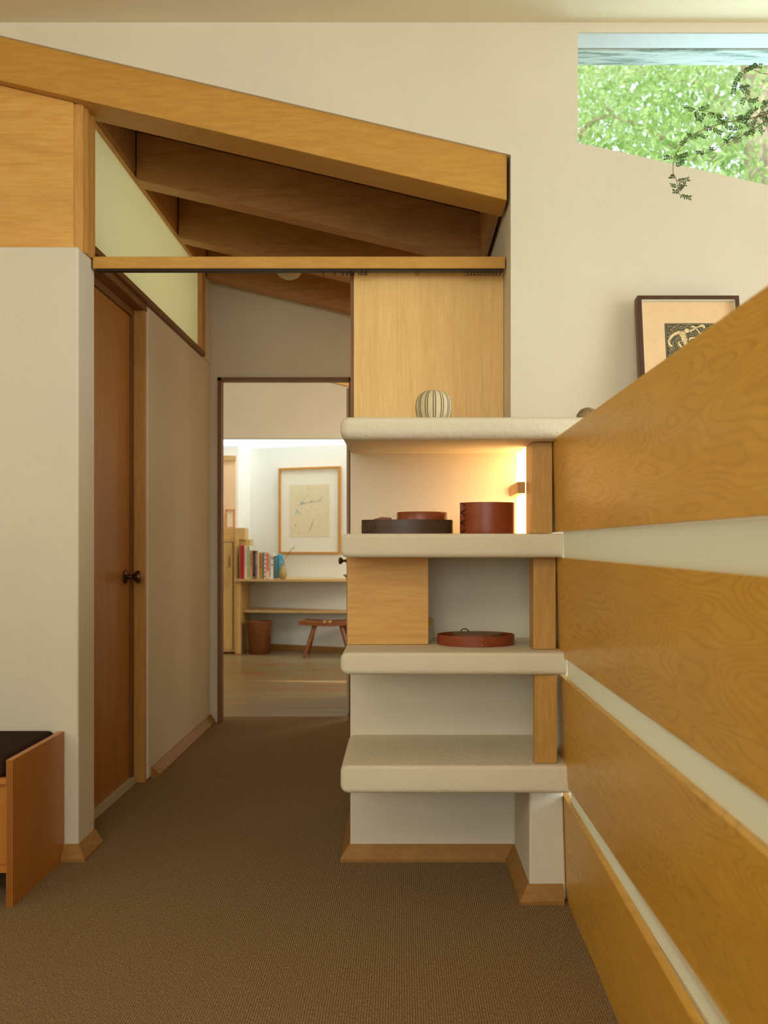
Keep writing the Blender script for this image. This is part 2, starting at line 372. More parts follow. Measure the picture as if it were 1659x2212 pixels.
# transom window (window_2)
g = struct(empty('window_2', (-1.13, 3.2, 2.10)))
m = MB(); m.box(-1.136, -1.128, 3.18, 5.0, 2.12, 2.58); m.build('glass_pane', 'frostt', g)
m = MB(); m.box(-1.15, -1.105, 3.17, 5.08, 2.098, 2.122); m.build('bottom_rail', 'jamb', g)
m = MB(); m.box(-1.15, -1.105, 4.99, 5.08, 2.122, 2.575); m.build('end_stile', 'trim', g)
m = MB(); m.box(-1.15, -1.110, 3.17, 5.08, 2.575, 2.602); m.build('top_rail', 'trim', g)
m = MB(); m.box(-1.15, -1.105, 3.163, 3.182, 2.12, 2.60); m.build('near_stile', 'trim', g)
# door in the passage (door_1)
g = struct(empty('door_1', (-1.18, 3.55, 0)))
m = MB(); m.box(-1.22, -1.185, 3.165, 3.93, .03, 2.038); m.build('door_leaf', 'door', g)
m = MB(); m.box(-1.24, -1.175, 3.93, 3.96, 0, 2.04); m.build('door_jamb', 'jamb', g)
m = MB(); m.box(-1.24, -1.128, 3.96, 3.985, 0, 2.10); m.build('door_casing', 'trim', g)
m = MB(); m.box(-1.24, -1.175, 3.165, 3.96, 2.04, 2.07); m.build('head_stop', 'jamb', g)
m = MB(); m.box(-1.24, -1.125, 3.165, 3.985, 2.07, 2.10); m.build('door_head', 'jamb', g)
m = MB(); m.box(-1.24, -1.165, 3.165, 3.96, 0, .028); m.build('threshold', 'offwhite', g)
R90 = Matrix.Rotation(PI/2, 4, 'Y')
def knob(c, parent, s=1, flip=1):
    k = MB().lathe(c, [(r*s, z*s*flip) for r, z in [(.031,0),(.031,.004),(.026,.009),(.012,.013),(.010,.034),(.013,.038),(.024,.046),(.028,.055),(.025,.066),(.014,.071),(.006,.072)]], 28, M4=R90)
    return k.build('door_knob', 'knob', parent, smooth=True)
knob((-1.185, 3.865, .905), g)
# doorway frame + far open door (door_2)
g = struct(empty('door_2', (-.70, 5.37, 0)))
m = MB(); m.box(-1.077, -1.055, 5.27, 5.34, 0, 2.016); m.build('frame_jamb', 'jamb', g)
m = MB(); m.box(-.310, -.288, 5.27, 5.34, 0, 2.016); m.build('frame_jamb', 'jamb', g)
m = MB(); m.box(-1.077, -.288, 5.27, 5.34, 1.998, 2.018); m.build('frame_head', 'jamb', g)
m = MB(); m.box(-.336, -.304, 5.50, 6.22, .012, 1.99); dl = m.build('door_leaf', 'door', g)
m = MB(); m.box(-.336, -.304, 5.485, 5.499, .012, 1.99); m.build('leaf_edge', 'offwhite', g)
knob((-.336, 5.60, .94), g, .8, -1)
# crossbar with curtain rail
o = MB().box(-1.068, .357, 3.118, 3.16, 1.999, 2.040).build('crossbar', 'beam', bevel=.002)
tag(o, 'level ochre wooden bar spanning the passage opening below the sloping beam', 'beam')
o = MB().box(-1.060, .353, 3.124, 3.15, 1.9925, 1.9985).build('curtain_rail', 'black')
tag(o, 'thin black curtain rail under the level ochre crossbar', 'curtain rail')
ring = None
def put_ring(x, rz, label, group):
    global ring
    if ring is None:
        N = 14; b = MB(); b.tube([(.0, .0055*math.cos(2*PI*k/N), -.0095+.0055*math.sin(2*PI*k/N)) for k in range(N)], .0011, 6, closed=True)
        b.tube([(0,0,-.0035),(0,0,.0025)], .0011, 6)
        ring = b.build('curtain_ring', 'black', local=True); o = ring
    else: o = ring.copy(); col.objects.link(o)
    o.location = (x, 3.127, 1.9925); o.rotation_euler = (0, 0, rz); tag(o, label, 'curtain ring', group)
for k, x in enumerate([-.232, -.205, -.19, -.178, -.166, -.150, -.138, -.126]):
    put_ring(x, random.uniform(-.5, .9), 'small black curtain ring bunched left of the pale plywood panel', 'curtain rings left of the panel')
put_ring(-.146+.006, 1.5, 'small black ring, left one of two open circles at the panel corner', 'curtain rings left of the panel')
put_ring(-.128+.004, 1.5, 'small black ring, right one of two open circles at the panel corner', 'curtain rings left of the panel')
put_ring(-.272, .4, 'small black curtain ring alone left of the bunch by the panel', 'curtain rings left of the panel')
put_ring(.052, 1.4, 'single black curtain ring over the middle of the pale plywood panel', 'curtain rings over the panel')
for k in range(11):
    put_ring(.222+.0118*k, 1.5-k*.12, 'small black curtain ring bunched at the right end of the rail', 'curtain rings at the right end')
# pale plywood upright panel behind the top shelf
g = empty('plywood_cupboard', (.09, 3.2, 1.40), 'pale upright-grained plywood cupboard side between top shelf and crossbar', 'cupboard')
MB().box(-.170, .3605, 3.200, 3.222, 1.40, 2.022).build('panel', 'panelup', g)
MB().box(-.182, -.1705, 3.205, 3.26, 1.40, 2.018).build('edge_strip', 'jamb', g)
MB().box(-.17, .357, 3.225, 3.75, 1.40, 2.018).build('carcass', 'jamb', g)
m = MB(); m.box(-.171, .362, 3.19, 3.75, 0, 1.39); struct(m.build('wall_behind_shelves', 'wall'))
# fir facing and trim upper left
m = MB(); m.prism([(-2.8, 2.037), (-1.110, 2.037), (-1.110, zb(-1.110)-.02), (-2.8, zb(-2.8)-.02)], 'y', 3.05, 3.075)
o = m.build('plywood_facing', 'plyx'); tag(o, 'warm plywood facing above the white left wall, under the sloping beam', 'panel')
g = empty('corner_post', (-1.09, 3.10, 2.036), 'stepped wooden corner trim between plywood facing and milky glass pane', 'trim')
MB().prism([(-1.110, 3.056), (-1.080, 3.056), (-1.072, 3.085), (-1.072, 3.095), (-1.110, 3.095)], 'z', 2.037, zb(-1.1)-.02).build('face_strip', 'trim', g)
MB().box(-1.110, -1.076, 3.096, 3.120, 2.037, zb(-1.1)-.02).build('middle_strip', 'trim', g)
MB().box(-1.110, -1.070, 3.121, 3.150, 2.037, zb(-1.1)-.02).build('inner_strip', 'trim', g)
# ---- baseboards: sloping cant strips
def cant(pts, name, closed_ends=True):
    """pts: list of ((wall x,y),(out x,y)); wedge section between"""
    m = MB(); rows = []
    for (wx, wy), (ox, oy) in pts:
        rows.append([m.bm.verts.new(p) for p in ((wx, wy, 0), (wx, wy, .050), (wx*.85+ox*.15, wy*.85+oy*.15, .050), (ox, oy, .010), (ox, oy, 0))])
    for a, b in zip(rows, rows[1:]):
        for i in range(5): m.bm.faces.new([a[i], a[(i+1)%5], b[(i+1)%5], b[i]])
    m.bm.faces.new(rows[0]); m.bm.faces.new(rows[-1][::-1])
    return struct(m.build(name, 'base'))
B = .032
cant([((-2.8, W), (-2.8, W-B)), ((-1.075, W), (-1.075+B, W-B)), ((-1.075, 3.16), (-1.075+B, 3.15))], 'baseboard_left')
cant([((-1.12, 4.03), (-1.12+B, 4.06)), ((-1.12, 5.28), (-1.12+B, 5.27))], 'baseboard_passage')
cant([((-.171, 3.6), (-.171-B, 3.6)), ((-.171, W), (-.171-B, W-B)), ((.374, W), (.374-B, W-B)), ((.374, 2.65), (.374-B, 2.65-B)), ((.472, 2.65), (.472, 2.65-B))], 'baseboard_right')
# ---- shelf unit
def XP(z, d): return .484-.030*z-.008*(2.6-d)      # face of the boarded partition, leaning very slightly
SHL = [(1.347, 1.412, 1.9, 'topmost plaster shelf, carrying the striped vase and running behind the boards'),
       (1.008, 1.077, None, 'plaster shelf at eye level, carrying the oval wooden boxes'),
       (.672, .7365, None, 'plaster shelf below the plywood cabinet, carrying the oval tray'),
       (.332, .413, None, 'lowest plaster shelf, empty and widest in view')]
tex = bpy.data.textures.new('hand_trowelled', 'CLOUDS'); tex.noise_scale = .09
for z0, z1, xr, lab in SHL:
    xe = xr if xr else XP((z0+z1)/2, 2.6)+.0085
    m = MB()
    # rounded front profile swept in x
    r = .028 if xr else .017; rt = .022 if xr else .011; prof = [(W+.0, z0), (2.58+r, z0)]
    for k in range(1, 8): a = k/8*PI/2; prof.append((2.58+r-r*math.sin(a), z0+r-r*math.cos(a)))
    prof.append((2.58, z0+r))
    prof.append((2.58, z1-rt))
    for k in range(1, 8): a = k/8*PI/2; prof.append((2.58+rt-rt*math.cos(a), z1-rt+rt*math.sin(a)))
    prof += [(2.58+rt, z1), (W, z1)]
    n = len(prof); xs = [0, .004, .011, .022]; xs = [-.176+q for q in xs]
    ins = [.016, .008, .0025, 0]
    steps = int((xe-xs[-1])/.05); xs += [xs[-1]+(xe-xs[-1])*k/steps for k in range(1, steps+1)]; ins += [0]*steps
    zc = (z0+z1)/2; rows = []
    for x, q in zip(xs, ins):
        row = []
        for (y, z) in prof:
            yy = y if y >= W else min(W, y+q); zz = z+(q if z < zc else -q)*min(1, abs(z-zc)/((z1-z0)/2)) if q else z
            row.append(m.bm.verts.new((x, yy, zz)))
        rows.append(row)
    for a, b in zip(rows, rows[1:]):
        for i in range(n): m.bm.faces.new([a[i], a[(i+1)%n], b[(i+1)%n], b[i]])
    m.bm.faces.new(rows[0]); m.bm.faces.new(rows[-1][::-1])
    o = m.build('plaster_shelf', 'shelf', smooth=True)
    tag(o, lab, 'shelf', 'built-in plaster shelves')
m = MB(); m.hexa([(.374, 2.65, 0), (XP(0, 2.65)-.001, 2.65, 0), (XP(0, 2.65)-.001, W, 0), (.374, W, 0),
        (.374, 2.65, .331), (XP(.33, 2.65)-.001, 2.65, .331), (XP(.33, 2.65)-.001, W, .331), (.374, W, .331)])
struct(m.build('wall_pier', 'wall', bevel=.008, seg=3))
# wooden posts at the right of the shelves
for z0, z1, x0, y1, lab in ((1.0785, 1.346, .383, 2.787, 'upright wooden post right of the lit shelf niche'),
                        (.738, 1.007, .386, 2.73, 'upright wooden post right of the oval tray'),
                        (.4145, .671, .3835, 2.64, 'upright wooden post above the lowest shelf, by the boards')):
    xr = XP((z0+z1)/2, 2.65)-(.006 if z0 > .5 else .020)
    o = MB().box(x0, xr, 2.650 if z0 > .5 else 2.605, y1, z0, z1).build('wooden_post', 'plypost', bevel=.0015)
    tag(o, lab, 'post', 'posts closing the shelves')
m = MB(); m.box(.4246, .45, 2.735, W-.001, .738, 1.007); m.box(.438, .452, 2.66, W-.001, .4145, .671); struct(m.build('wall_niche_return', 'wall'))
# lamp box in the niche
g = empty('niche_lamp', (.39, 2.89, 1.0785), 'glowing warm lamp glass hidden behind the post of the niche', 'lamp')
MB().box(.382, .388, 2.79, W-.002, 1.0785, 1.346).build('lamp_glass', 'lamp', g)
MB().box(.389, .44, 2.79, W-.002, 1.0785, 1.346).build('lamp_box', 'white', g)
o = MB().box(.358, .381, 2.788, W-.002, 1.204, 1.239).build('wooden_batten', 'plypost'); tag(o, 'short wooden batten beside the glowing lamp glass', 'batten')
# plywood cabinet in the third niche
g = empty('plywood_cabinet', (-.04, 2.85, .7365), 'square plywood cabinet front at the left end of the shelf', 'cabinet')
MB().box(-.168, .082, 2.785, 2.803, .7375, 1.007).build('front_panel', 'plyx', g, bevel=.001)
MB().box(-.166, .078, 2.804, W-.002, .7375, 1.007).build('carcass', 'jamb', g)
# ---- boarded partition at the right
def board(name, zt, zbm, yb, yf, th=.018, mat='ply', lab='', dzt=(0,0), dzb=(0,0), dx=0, dxf=0):
    m = MB()
    P = []
    for z, dz in ((zbm, dzb), (zt, dzt)):
        for (y, i, s) in ((yb, 0, 0), (yf, 1, 0), (yf, 1, 1), (yb, 0, 1)):
            zz = z+dz[i]; P.append((XP(zz, y)+s*th+dx+((dxf[1] if z == zt else dxf[0]) if i else 0), y, zz))
    m.hexa(P); return m.build(name, mat, bevel=.0012, origin=(.47, 2.0, zbm))
bl = [(1.354, 1.0825, 2.82, .36, 'topmost figured plywood board of the right partition, widest against the picture', 0, (-.012, 0)),
      (1.008, .7215, 2.80, .36, 'second figured plywood board from the top of the right partition', 0, (.020, .012)),
      (.662, .349, 2.79, .36, 'third figured plywood board from the top of the right partition', 0, (.022, 0)),
      (.308, 0.0, 2.70, .36, 'lowest plywood board of the right partition, standing on the carpet', 0, (-.014, -.026))]
for zt, zbm, yb, yf, lab, dx, dxf in bl:
    o = board('partition_board', zt, zbm, yb, yf, dx=dx, dxf=dxf); tag(o, lab, 'board', 'plywood boards of the right partition')
for gi_, (zt, zbm, lab) in enumerate(((1.0825, 1.008, 'milky glass strip between first and second partition boards'),
                (.7215, .662, 'milky glass strip between second and third partition boards'),
                (.349, .308, 'milky glass strip between third and lowest partition boards'))):
    m = MB(); P = []
    for z in (zbm+.0005, zt-.0005):
        for (y, s) in ((2.578, 0), (.36, 0), (.36, 1), (2.578, 1)):
            P.append((XP(z, y)+.0095+s*.005+(bl[gi_][6][0]+bl[gi_+1][6][1])/2*(2.75-y)/2.39, y, z))
    m.hexa(P); o = m.build('glass_strip', 'frost', origin=(.49, 1.6, zbm)); tag(o, lab, 'glass strip', 'glass strips of the partition')
for y in (.95, ):
    o = MB().box(.515, .55, y, y+.04, 0, 1.34).build('partition_stud', 'plypost'); tag(o, 'upright stud behind the milky glass strips of the partition', 'stud')
# ---- bench at the left
g = empty('bench', (-1.45, 2.80, 0), 'birch plywood bench with dark brown seat cushion against the left wall', 'bench')
MB().box(-1.140, -1.121, 2.60, 2.998, 0, .425).build('side_panel', 'bench', g, bevel=.0008)
ed = MB()
for k in range(4): ed.box(-1.1375+k*.0042, -1.1355+k*.0042, 2.5995, 2.6002, .001, .424)
ed.build('ply_edge_layers', 'stool', g)
MB().box(-2.2, -1.1405, 2.605, 2.623, .352, .372).build('top_rail', 'bench', g)
MB().box(-2.2, -1.1405, 2.622, 2.637, .118, .352).build('front_board', 'bench', g)
MB().box(-2.2, -1.1405, 2.605, 2.623, .098, .118).build('bottom_rail', 'bench', g)
MB().box(-2.2, -1.1405, 2.60, 2.998, .355, .370).build('seat_board', 'bench', g)
MB().box(-2.2, -2.18, 2.60, 2.998, 0, .425).build('side_panel', 'bench', g)
MB().box(-2.178, -1.146, 2.602, 2.985, .372, .432).build('seat_cushion', 'cushion', g, bevel=.018, seg=5)
# ================================================================== THINGS ON THE SHELVES
def oval_profile(r0, h, t=.0):
    return [(r0, 0), (r0, h)]
def patch(m, c, rx, ry, poly, t=.0018):
    """thin tongue lying on an oval wall; poly of (angle, z)"""
    def P(a, z, k): return (c[0]+(rx+k)*math.cos(a), c[1]+(ry+k)*math.sin(a), c[2]+z)
    A = [m.bm.verts.new(P(a, z, t)) for a, z in poly]; Bv = [m.bm.verts.new(P(a, z, -.001)) for a, z in poly]
    m.bm.faces.new(A); m.bm.faces.new(Bv[::-1]); n = len(poly)
    for i in range(n): m.bm.faces.new([A[i], Bv[i], Bv[(i+1)%n], A[(i+1)%n]])
def tongue(m, c, rx, ry, a0, da, z, w, back):
    """swallowtail finger narrowing from width 2w at a0 to a blunt tip at a0+da"""
    poly = []; N = 9
    for k in range(N+1):
        u = k/N; poly.append((a0+da*u, z+w*((1-u)**.5*.72+.28)*(1 if u < .999 else .9)))
    for k in range(N, -1, -1):
        u = k/N; poly.append((a0+da*u, z-w*((1-u)**.5*.72+.28)*(1 if u < .999 else .9)))
    patch(m, c, rx, ry, poly)
# low dark oval box
zt = 1.0785
c = (.0165, 2.78, zt); rx, ry, h = .1405, .095, .042
g = empty('oval_box', c, 'low dark brown oval bentwood box with one swallowtail finger', 'box')
MB().lathe(c, [(1, 0), (1, h), (.97, h), (.97, .004)], 96, rx, ry).build('band', 'darkbox', g, smooth=True)
t = MB(); tongue(t, c, rx, ry, PI+.20, .62, .021, .019, 0); t.build('swallowtail_finger', 'darkbox', g)
MB().lathe((c[0], c[1], c[2]+.030), [(.968, 0), (.968, .004)], 64, rx, ry).build('inner_base', 'cherrytop', g)
for a, z in ((PI+.24, .010), (PI+.32, .022), (PI+.24, .034), (PI+.70, .021)):
    MB().lathe((c[0]+(rx+.001)*math.cos(a), c[1]+(ry+.001)*math.sin(a), c[2]+z-.0012), [(.0004, 0), (.0012, .0012), (.0004, .0024)], 8).build('copper_tack', 'black', g)
# two cherry lids resting in it
z2 = zt+.0345
g = empty('shallow_round_lid', (.0625, 2.80, z2), 'shallow reddish round wooden lid lying in the dark oval box', 'box')
c2 = (.0625, 2.80, z2)
MB().lathe(c2, [(.078, 0), (.078, .030), (.076, .0325), (.001, .0325)], 72, 1, .9).build('rim', 'cherry', g, smooth=True)
g = empty('tilted_wooden_lid', (-.045, 2.79, z2), 'thin reddish wooden lid propped at a tilt inside the dark oval box', 'disc')
m = MB(); m.prism([(-.105, z2), (-.03, z2), (-.03, z2+.004), (-.032, z2+.0145), (-.062, z2+.0165), (-.085, z2+.010)], 'y', 2.76, 2.83)
m.build('disc', 'cherrytop', g, bevel=.002)
# tall cherry box
c = (.2635, 2.775, zt); rx, ry, h = .0845, .078, .0945
g = empty('tall_round_box', c, 'tall reddish round bentwood box with swallowtail fingers in the lit niche', 'box')
MB().lathe(c, [(.995, 0), (.998, .002), (1, .010), (1, h), (.97, h), (.97, .070), (.001, .070)], 96, rx, ry).build('band', 'cherry', g, smooth=True)
for k in range(3):
    t = MB(); tongue(t, c, rx, ry, PI+.10, .50, .018+.0305*k, .0135, 0); t.build('swallowtail_finger', 'cherry', g)
for k in range(3):
    z = .018+.0305*k
    for s in (-1, 1):
        pts = []
        for q in range(10):
            u = q/9; a = PI+.12+.47*u; ww = .0135*((1-u)**.5*.72+.28)+.0022
            pts.append((c[0]+(rx+.0008)*math.cos(a), c[1]+(ry+.0008)*math.sin(a), c[2]+z+s*ww))
        MB().tube(pts, .0011, 6).build('finger_gap', 'gap', g)
# round oval tray on third shelf
zt3 = .737
c = (.2295, 2.80, zt3); rx, ry, h = .1195, .092, .031
g = empty('oval_tray', c, 'low reddish oval tray with a small rope loop on the third shelf', 'tray')
MB().lathe(c, [(1, 0), (1, h), (.975, h), (.975, .006), (.001, .006)], 96, rx, ry, cap=False).build('rim', 'cherry', g, smooth=True)
t = MB(); tongue(t, c, rx, ry, -PI/2+.10, .62, .0155, .0150, 0); t.build('swallowtail_finger', 'cherry', g)
for z in (.007, .024): MB().lathe((c[0]+.012, c[1]-ry-.001, c[2]+z-.0012), [(.0004, 0), (.0014, .0012), (.0004, .0024)], 8).build('copper_tack', 'white', g)
c5 = (.235, 2.815, zt3+.0065)
gi = empty('inner_oval_box', c5, 'smaller brown oval box lying inside the reddish tray', 'box')
MB().lathe(c5, [(1, 0), (1, .026), (.97, .0262), (.001, .0262)], 72,   .078, .062).build('body', 'jamb', gi, smooth=True)
rp = MB(); pts = []
for k in range(17):
    a = PI*k/16; pts.append((.198+.0145*math.cos(a), 2.845, zt3+.026+.017*math.sin(a)))
rr = [.0012 if k % 2 else .0018 for k in range(17)]
rp.tube(pts, rr, 8); rp.build('rope_loop', 'black', g)
# small yellowish thing peeking out behind the cabinet
g = empty('small_jar', (.088, 2.90, zt3+.0005), 'small yellow-topped jar peeking out behind the plywood cabinet', 'jar')
MB().lathe((.079, 2.90, zt3+.0005), [(.020, 0), (.020, .046), (.019, .048)], 24).build('body', 'offwhite', g, smooth=True)
MB().lathe((.079, 2.90, zt3+.049), [(.021, 0), (.021, .022), (.020, .023)], 24).build('lid', 'furn', g, smooth=True)
# striped vase on the top shelf
zt1 = 1.4125
c = (.100, 2.84, zt1)
prof = [(.018, 0), (.032, .004), (.046, .018), (.0555, .040), (.0585, .062), (.0565, .082), (.050, .098), (.040, .108), (.028, .114), (.018, .1155), (.014, .113), (.013, .100)]
g = empty('striped_vase', c, 'squat cream stoneware vase with thin dark vertical stripes on top shelf', 'vase')
o = MB().lathe(c, prof, 64).build('body', 'stripevase', g, smooth=True)
# stone near the partition
m = MB(); c = (.588, 2.86, zt1)
m.lathe(c, [(.006, 0), (.028, .006), (.036, .024), (.034, .044), (.022, .060), (.008, .066)], 24, 1, .85)
o = m.build('round_stone', 'rock', smooth=True); tag(o, 'small brown round stone on the top shelf by the boards', 'stone')
# ---- leaning picture
fw, fh, ft = .330, .445, .040
lean = -math.asin(.115/.445)*.62
g = empty('framed_print', (.767, 2.865, zt1+.004), 'dark wood framed woodcut print leaning on the top shelf behind the boards', 'picture', rot=(lean, 0, 0))
bw = .0125
for nm, (x0, x1, z0, z1) in {'frame_top': (0, fw, fh-bw, fh), 'frame_bottom': (0, fw, 0, bw)}.items():
    MB().box(x0, x1, 0, ft, z0, z1).build(nm, 'walnut', g, local=True, bevel=.0006)
for x0 in (0, fw-bw): MB().box(x0, x0+bw, 0, ft, bw, fh-bw).build('frame_side', 'walnut', g, local=True, bevel=.0006)
MB().box(-.0008, .0002, .008, ft, 0, fh).build('outer_side_face', 'walnutside', g, local=True)
rb = MB(); rb.box(bw, fw-bw, .004, .022, fh-bw-.002, fh-bw); rb.box(bw, bw+.002, .004, .022, bw, fh-bw); rb.box(fw-bw-.002, fw-bw, .004, .022, bw, fh-bw)
rb.build('white_rebate', 'paper', g, local=True)
MB().box(bw, fw-bw, .022, .026, bw, fh-bw).build('paper_sheet', 'mat', g, local=True)
ax0, ax1, az0, az1 = .090, .252, .165, .358
art = MB().box(ax0, ax1, .0212, .0218, az0, az1).build('print_block', 'ink', g, local=True)
def ribbon(m, pts, wd, y):
    """flat stroke of varying width in the x-z plane"""
    pts = [Vector((p[0], 0, p[1])) for p in pts]; N = len(pts); L = []; Rr = []
    for i, p in enumerate(pts):
        d = pts[min(i+1, N-1)]-pts[max(i-1, 0)]; d.normalize(); n = Vector((-d.z, 0, d.x))
        ww = (wd[i] if isinstance(wd, (list, tuple)) else wd)/2
        a = p+n*ww; b = p-n*ww; L.append(m.bm.verts.new((a.x, y, a.z))); Rr.append(m.bm.verts.new((b.x, y, b.z)))
    for i in range(N-1): m.bm.faces.new([L[i], L[i+1], Rr[i+1], Rr[i]])
def bez(ps, n=16):
    out = []
    for k in range(n+1):
        t = k/n; q = [Vector(p) for p in ps]
        while len(q) > 1: q = [a.lerp(b, t) for a, b in zip(q, q[1:])]
        out.append((q[0].x, q[0].y))
    return out
def U(u, v): return (ax0+(ax1-ax0)*u, az1-(ax1-ax0)*v)      # u to the right, v down, block widths
sw = MB(); rs = random.Random(5)
cents = [(.06, .62, 1), (.30, .46, -1), (.86, .16, 1), (.60, .36, -1), (.10, -.2, 1), (.5, 1.1, -1)]
def flow(u, v):
    fx = fy = 0
    for a, b, sg in cents:
        dx, dy = u-a, v-b; r2 = dx*dx+dy*dy+.006; fx += -sg*dy/r2; fy += sg*dx/r2
    q = math.hypot(fx, fy)+1e-6; return fx/q, fy/q
for iu in range(24):
    for iv in range(30):
        u = .05+.9*(iu+rs.uniform(-.3, .3))/23; v = .04+.92*(iv+rs.uniform(-.3, .3))/29; pts = [U(u, v)]
        for _ in range(7):
            fx, fy = flow(u, v); u += fx*.010; v += fy*.010
            if not (.03 < u < .97 and .03 < v < .97): break
            pts.append(U(u, v))
        if len(pts) > 3: ribbon(sw, pts, [.0002+.00055*math.sin(PI*k/(len(pts)-1)) for k in range(len(pts))], .0206)
for (p, q) in ((U(.02, .02), U(.98, .02)), (U(.02, .02), U(.02, .98)), (U(.98, .02), U(.98, .98))): ribbon(sw, [p, q], .0006, .0206)
sw.build('swirling_lines', 'cut', g, local=True)
fg = MB(); Y = .0202
def blob(m, c, rx, rz, rot=0, n=18):
    vs = []
    for k in range(n):
        a = 2*PI*k/n; x = rx*math.cos(a); z = rz*math.sin(a)
        vs.append(m.bm.verts.new((c[0]+x*math.cos(rot)-z*math.sin(rot), Y, c[1]+x*math.sin(rot)+z*math.cos(rot))))
    m.bm.faces.new(vs)
ribbon(fg, bez([U(.34, .18), U(.37, .30), U(.40, .40), U(.42, .52)]), [.022+.002*math.sin(k) - .0006*k for k in range(17)], Y)
ribbon(fg, bez([U(.30, .19), U(.16, .22), U(.09, .30), U(.07, .36)]), [.009-.0002*k for k in range(17)], Y)
ribbon(fg, bez([U(.07, .34), U(.05, .44), U(.09, .49), U(.14, .48)]), [.003+.005*math.sin(PI*k/16) for k in range(17)], Y)
ribbon(fg, bez([U(.46, .18), U(.54, .16), U(.60, .12), U(.66, .07)]), [.0075-.0003*k for k in range(17)], Y)
ribbon(fg, bez([U(.66, .10), U(.70, .05), U(.80, .02), U(.79, .11)]), [.001+.007*math.sin(PI*k/20) for k in range(17)], Y)
ribbon(fg, bez([U(.52, .09), U(.56, .05), U(.60, .08), U(.62, .10)]), [.001+.005*math.sin(PI*k/16) for k in range(17)], Y)
ribbon(fg, bez([U(.63, .12), U(.70, .20), U(.76, .30), U(.82, .38)]), .0045, Y)
ribbon(fg, bez([U(.48, .38), U(.46, .30), U(.56, .30), U(.68, .33)]), [.002+.004*math.sin(PI*k/16) for k in range(17)], Y)
ribbon(fg, bez([U(.27, .38), U(.24, .44), U(.30, .50), U(.38, .54)]), [.002+.005*math.sin(PI*k/16) for k in range(17)], Y)
ribbon(fg, bez([U(.42, .50), U(.34, .60), U(.26, .70), U(.16, .84)]), [.016-.0006*k for k in range(17)], Y)
ribbon(fg, bez([U(.43, .50), U(.50, .66), U(.60, .76), U(.62, .98)]), [.016-.0006*k for k in range(17)], Y)
fg.build('pale_figure', 'cut', g, local=True)
ln = MB(); Y2 = .0198
Y = .0199; blob(ln, U(.438, .172), .0098, .0086, -.2)
Y = .0196; hd = MB(); blob(hd, U(.435, .165), .0084, .0074, -.2); hd.build('pale_head', 'cut', g, local=True)
for ps in ([U(.33,.22),U(.38,.26),U(.42,.25),U(.46,.22)], [U(.36,.30),U(.40,.31),U(.43,.31),U(.47,.28)], [U(.40,.24),U(.41,.28),U(.41,.32),U(.42,.40)],
           [U(.36,.36),U(.37,.42),U(.38,.46),U(.39,.50)], [U(.44,.36),U(.43,.42),U(.41,.46),U(.39,.52)], [U(.29,.19),U(.31,.21),U(.32,.24),U(.33,.27)]):
    ribbon(ln, bez(ps, 8), .0009, Y2)
ln.build('carved_detail_lines', 'ink', g, local=True)
# ================================================================== hanging plant sprigs
PD = 2.72
g = empty('trailing_plant', (1.36, PD, 1.93), 'fine-leaved green plant trailing thin stems in front of the clerestory window', 'plant')
def Pp(px, py, d=PD): return at(px, py, d)
def smooth_path(pts, sub=6):
    P = [Vector(p) for p in pts]; out = []
    for i in range(len(P)-1):
        p0 = P[max(i-1, 0)]; p1 = P[i]; p2 = P[i+1]; p3 = P[min(i+2, len(P)-1)]
        for k in range(sub):
            t = k/sub; out.append(.5*((2*p1)+(-p0+p2)*t+(2*p0-5*p1+4*p2-p3)*t*t+(-p0+3*p1-3*p2+p3)*t**3))
    out.append(P[-1]); return out
def jit(px, py, i): return Pp(px, py, PD+.03*math.sin(i*1.7+px*.01))
CR = (1150, 0, 3.259)   # crop of the photograph the stems were measured in
def cp(x, y): return (CR[0]+x/CR[2], CR[1]+y/CR[2])
stems = [([(1900, 740), (1659, 800), (1530, 835), (1350, 865), (1230, 905), (1100, 965), (1045, 1030), (1000, 1110), (990, 1210), (1015, 1270), (1032, 1360), (1060, 1378), (1110, 1392)], .0017),
         ([(1900, 800), (1659, 850), (1580, 895), (1480, 955), (1350, 1020), (1260, 1065), (1215, 1078), (1160, 1076)], .0015),
         ([(1900, 560), (1660, 522), (1600, 512), (1540, 480), (1480, 500), (1462, 600), (1500, 680), (1560, 775), (1640, 830)], .0011),
         ([(1400, 840), (1320, 805), (1230, 785), (1150, 770), (1085, 752)], .0009),
         ([(1900, 660), (1700, 700), (1640, 740), (1600, 800), (1540, 870)], .0013)]
for k, (pts, r) in enumerate(stems):
    q = smooth_path([jit(*cp(x, y), i) for i, (x, y) in enumerate(pts)])
    MB().tube(q, [r*(1-.55*i/len(q)) for i in range(len(q))], 6).build('stem', 'stem', g)
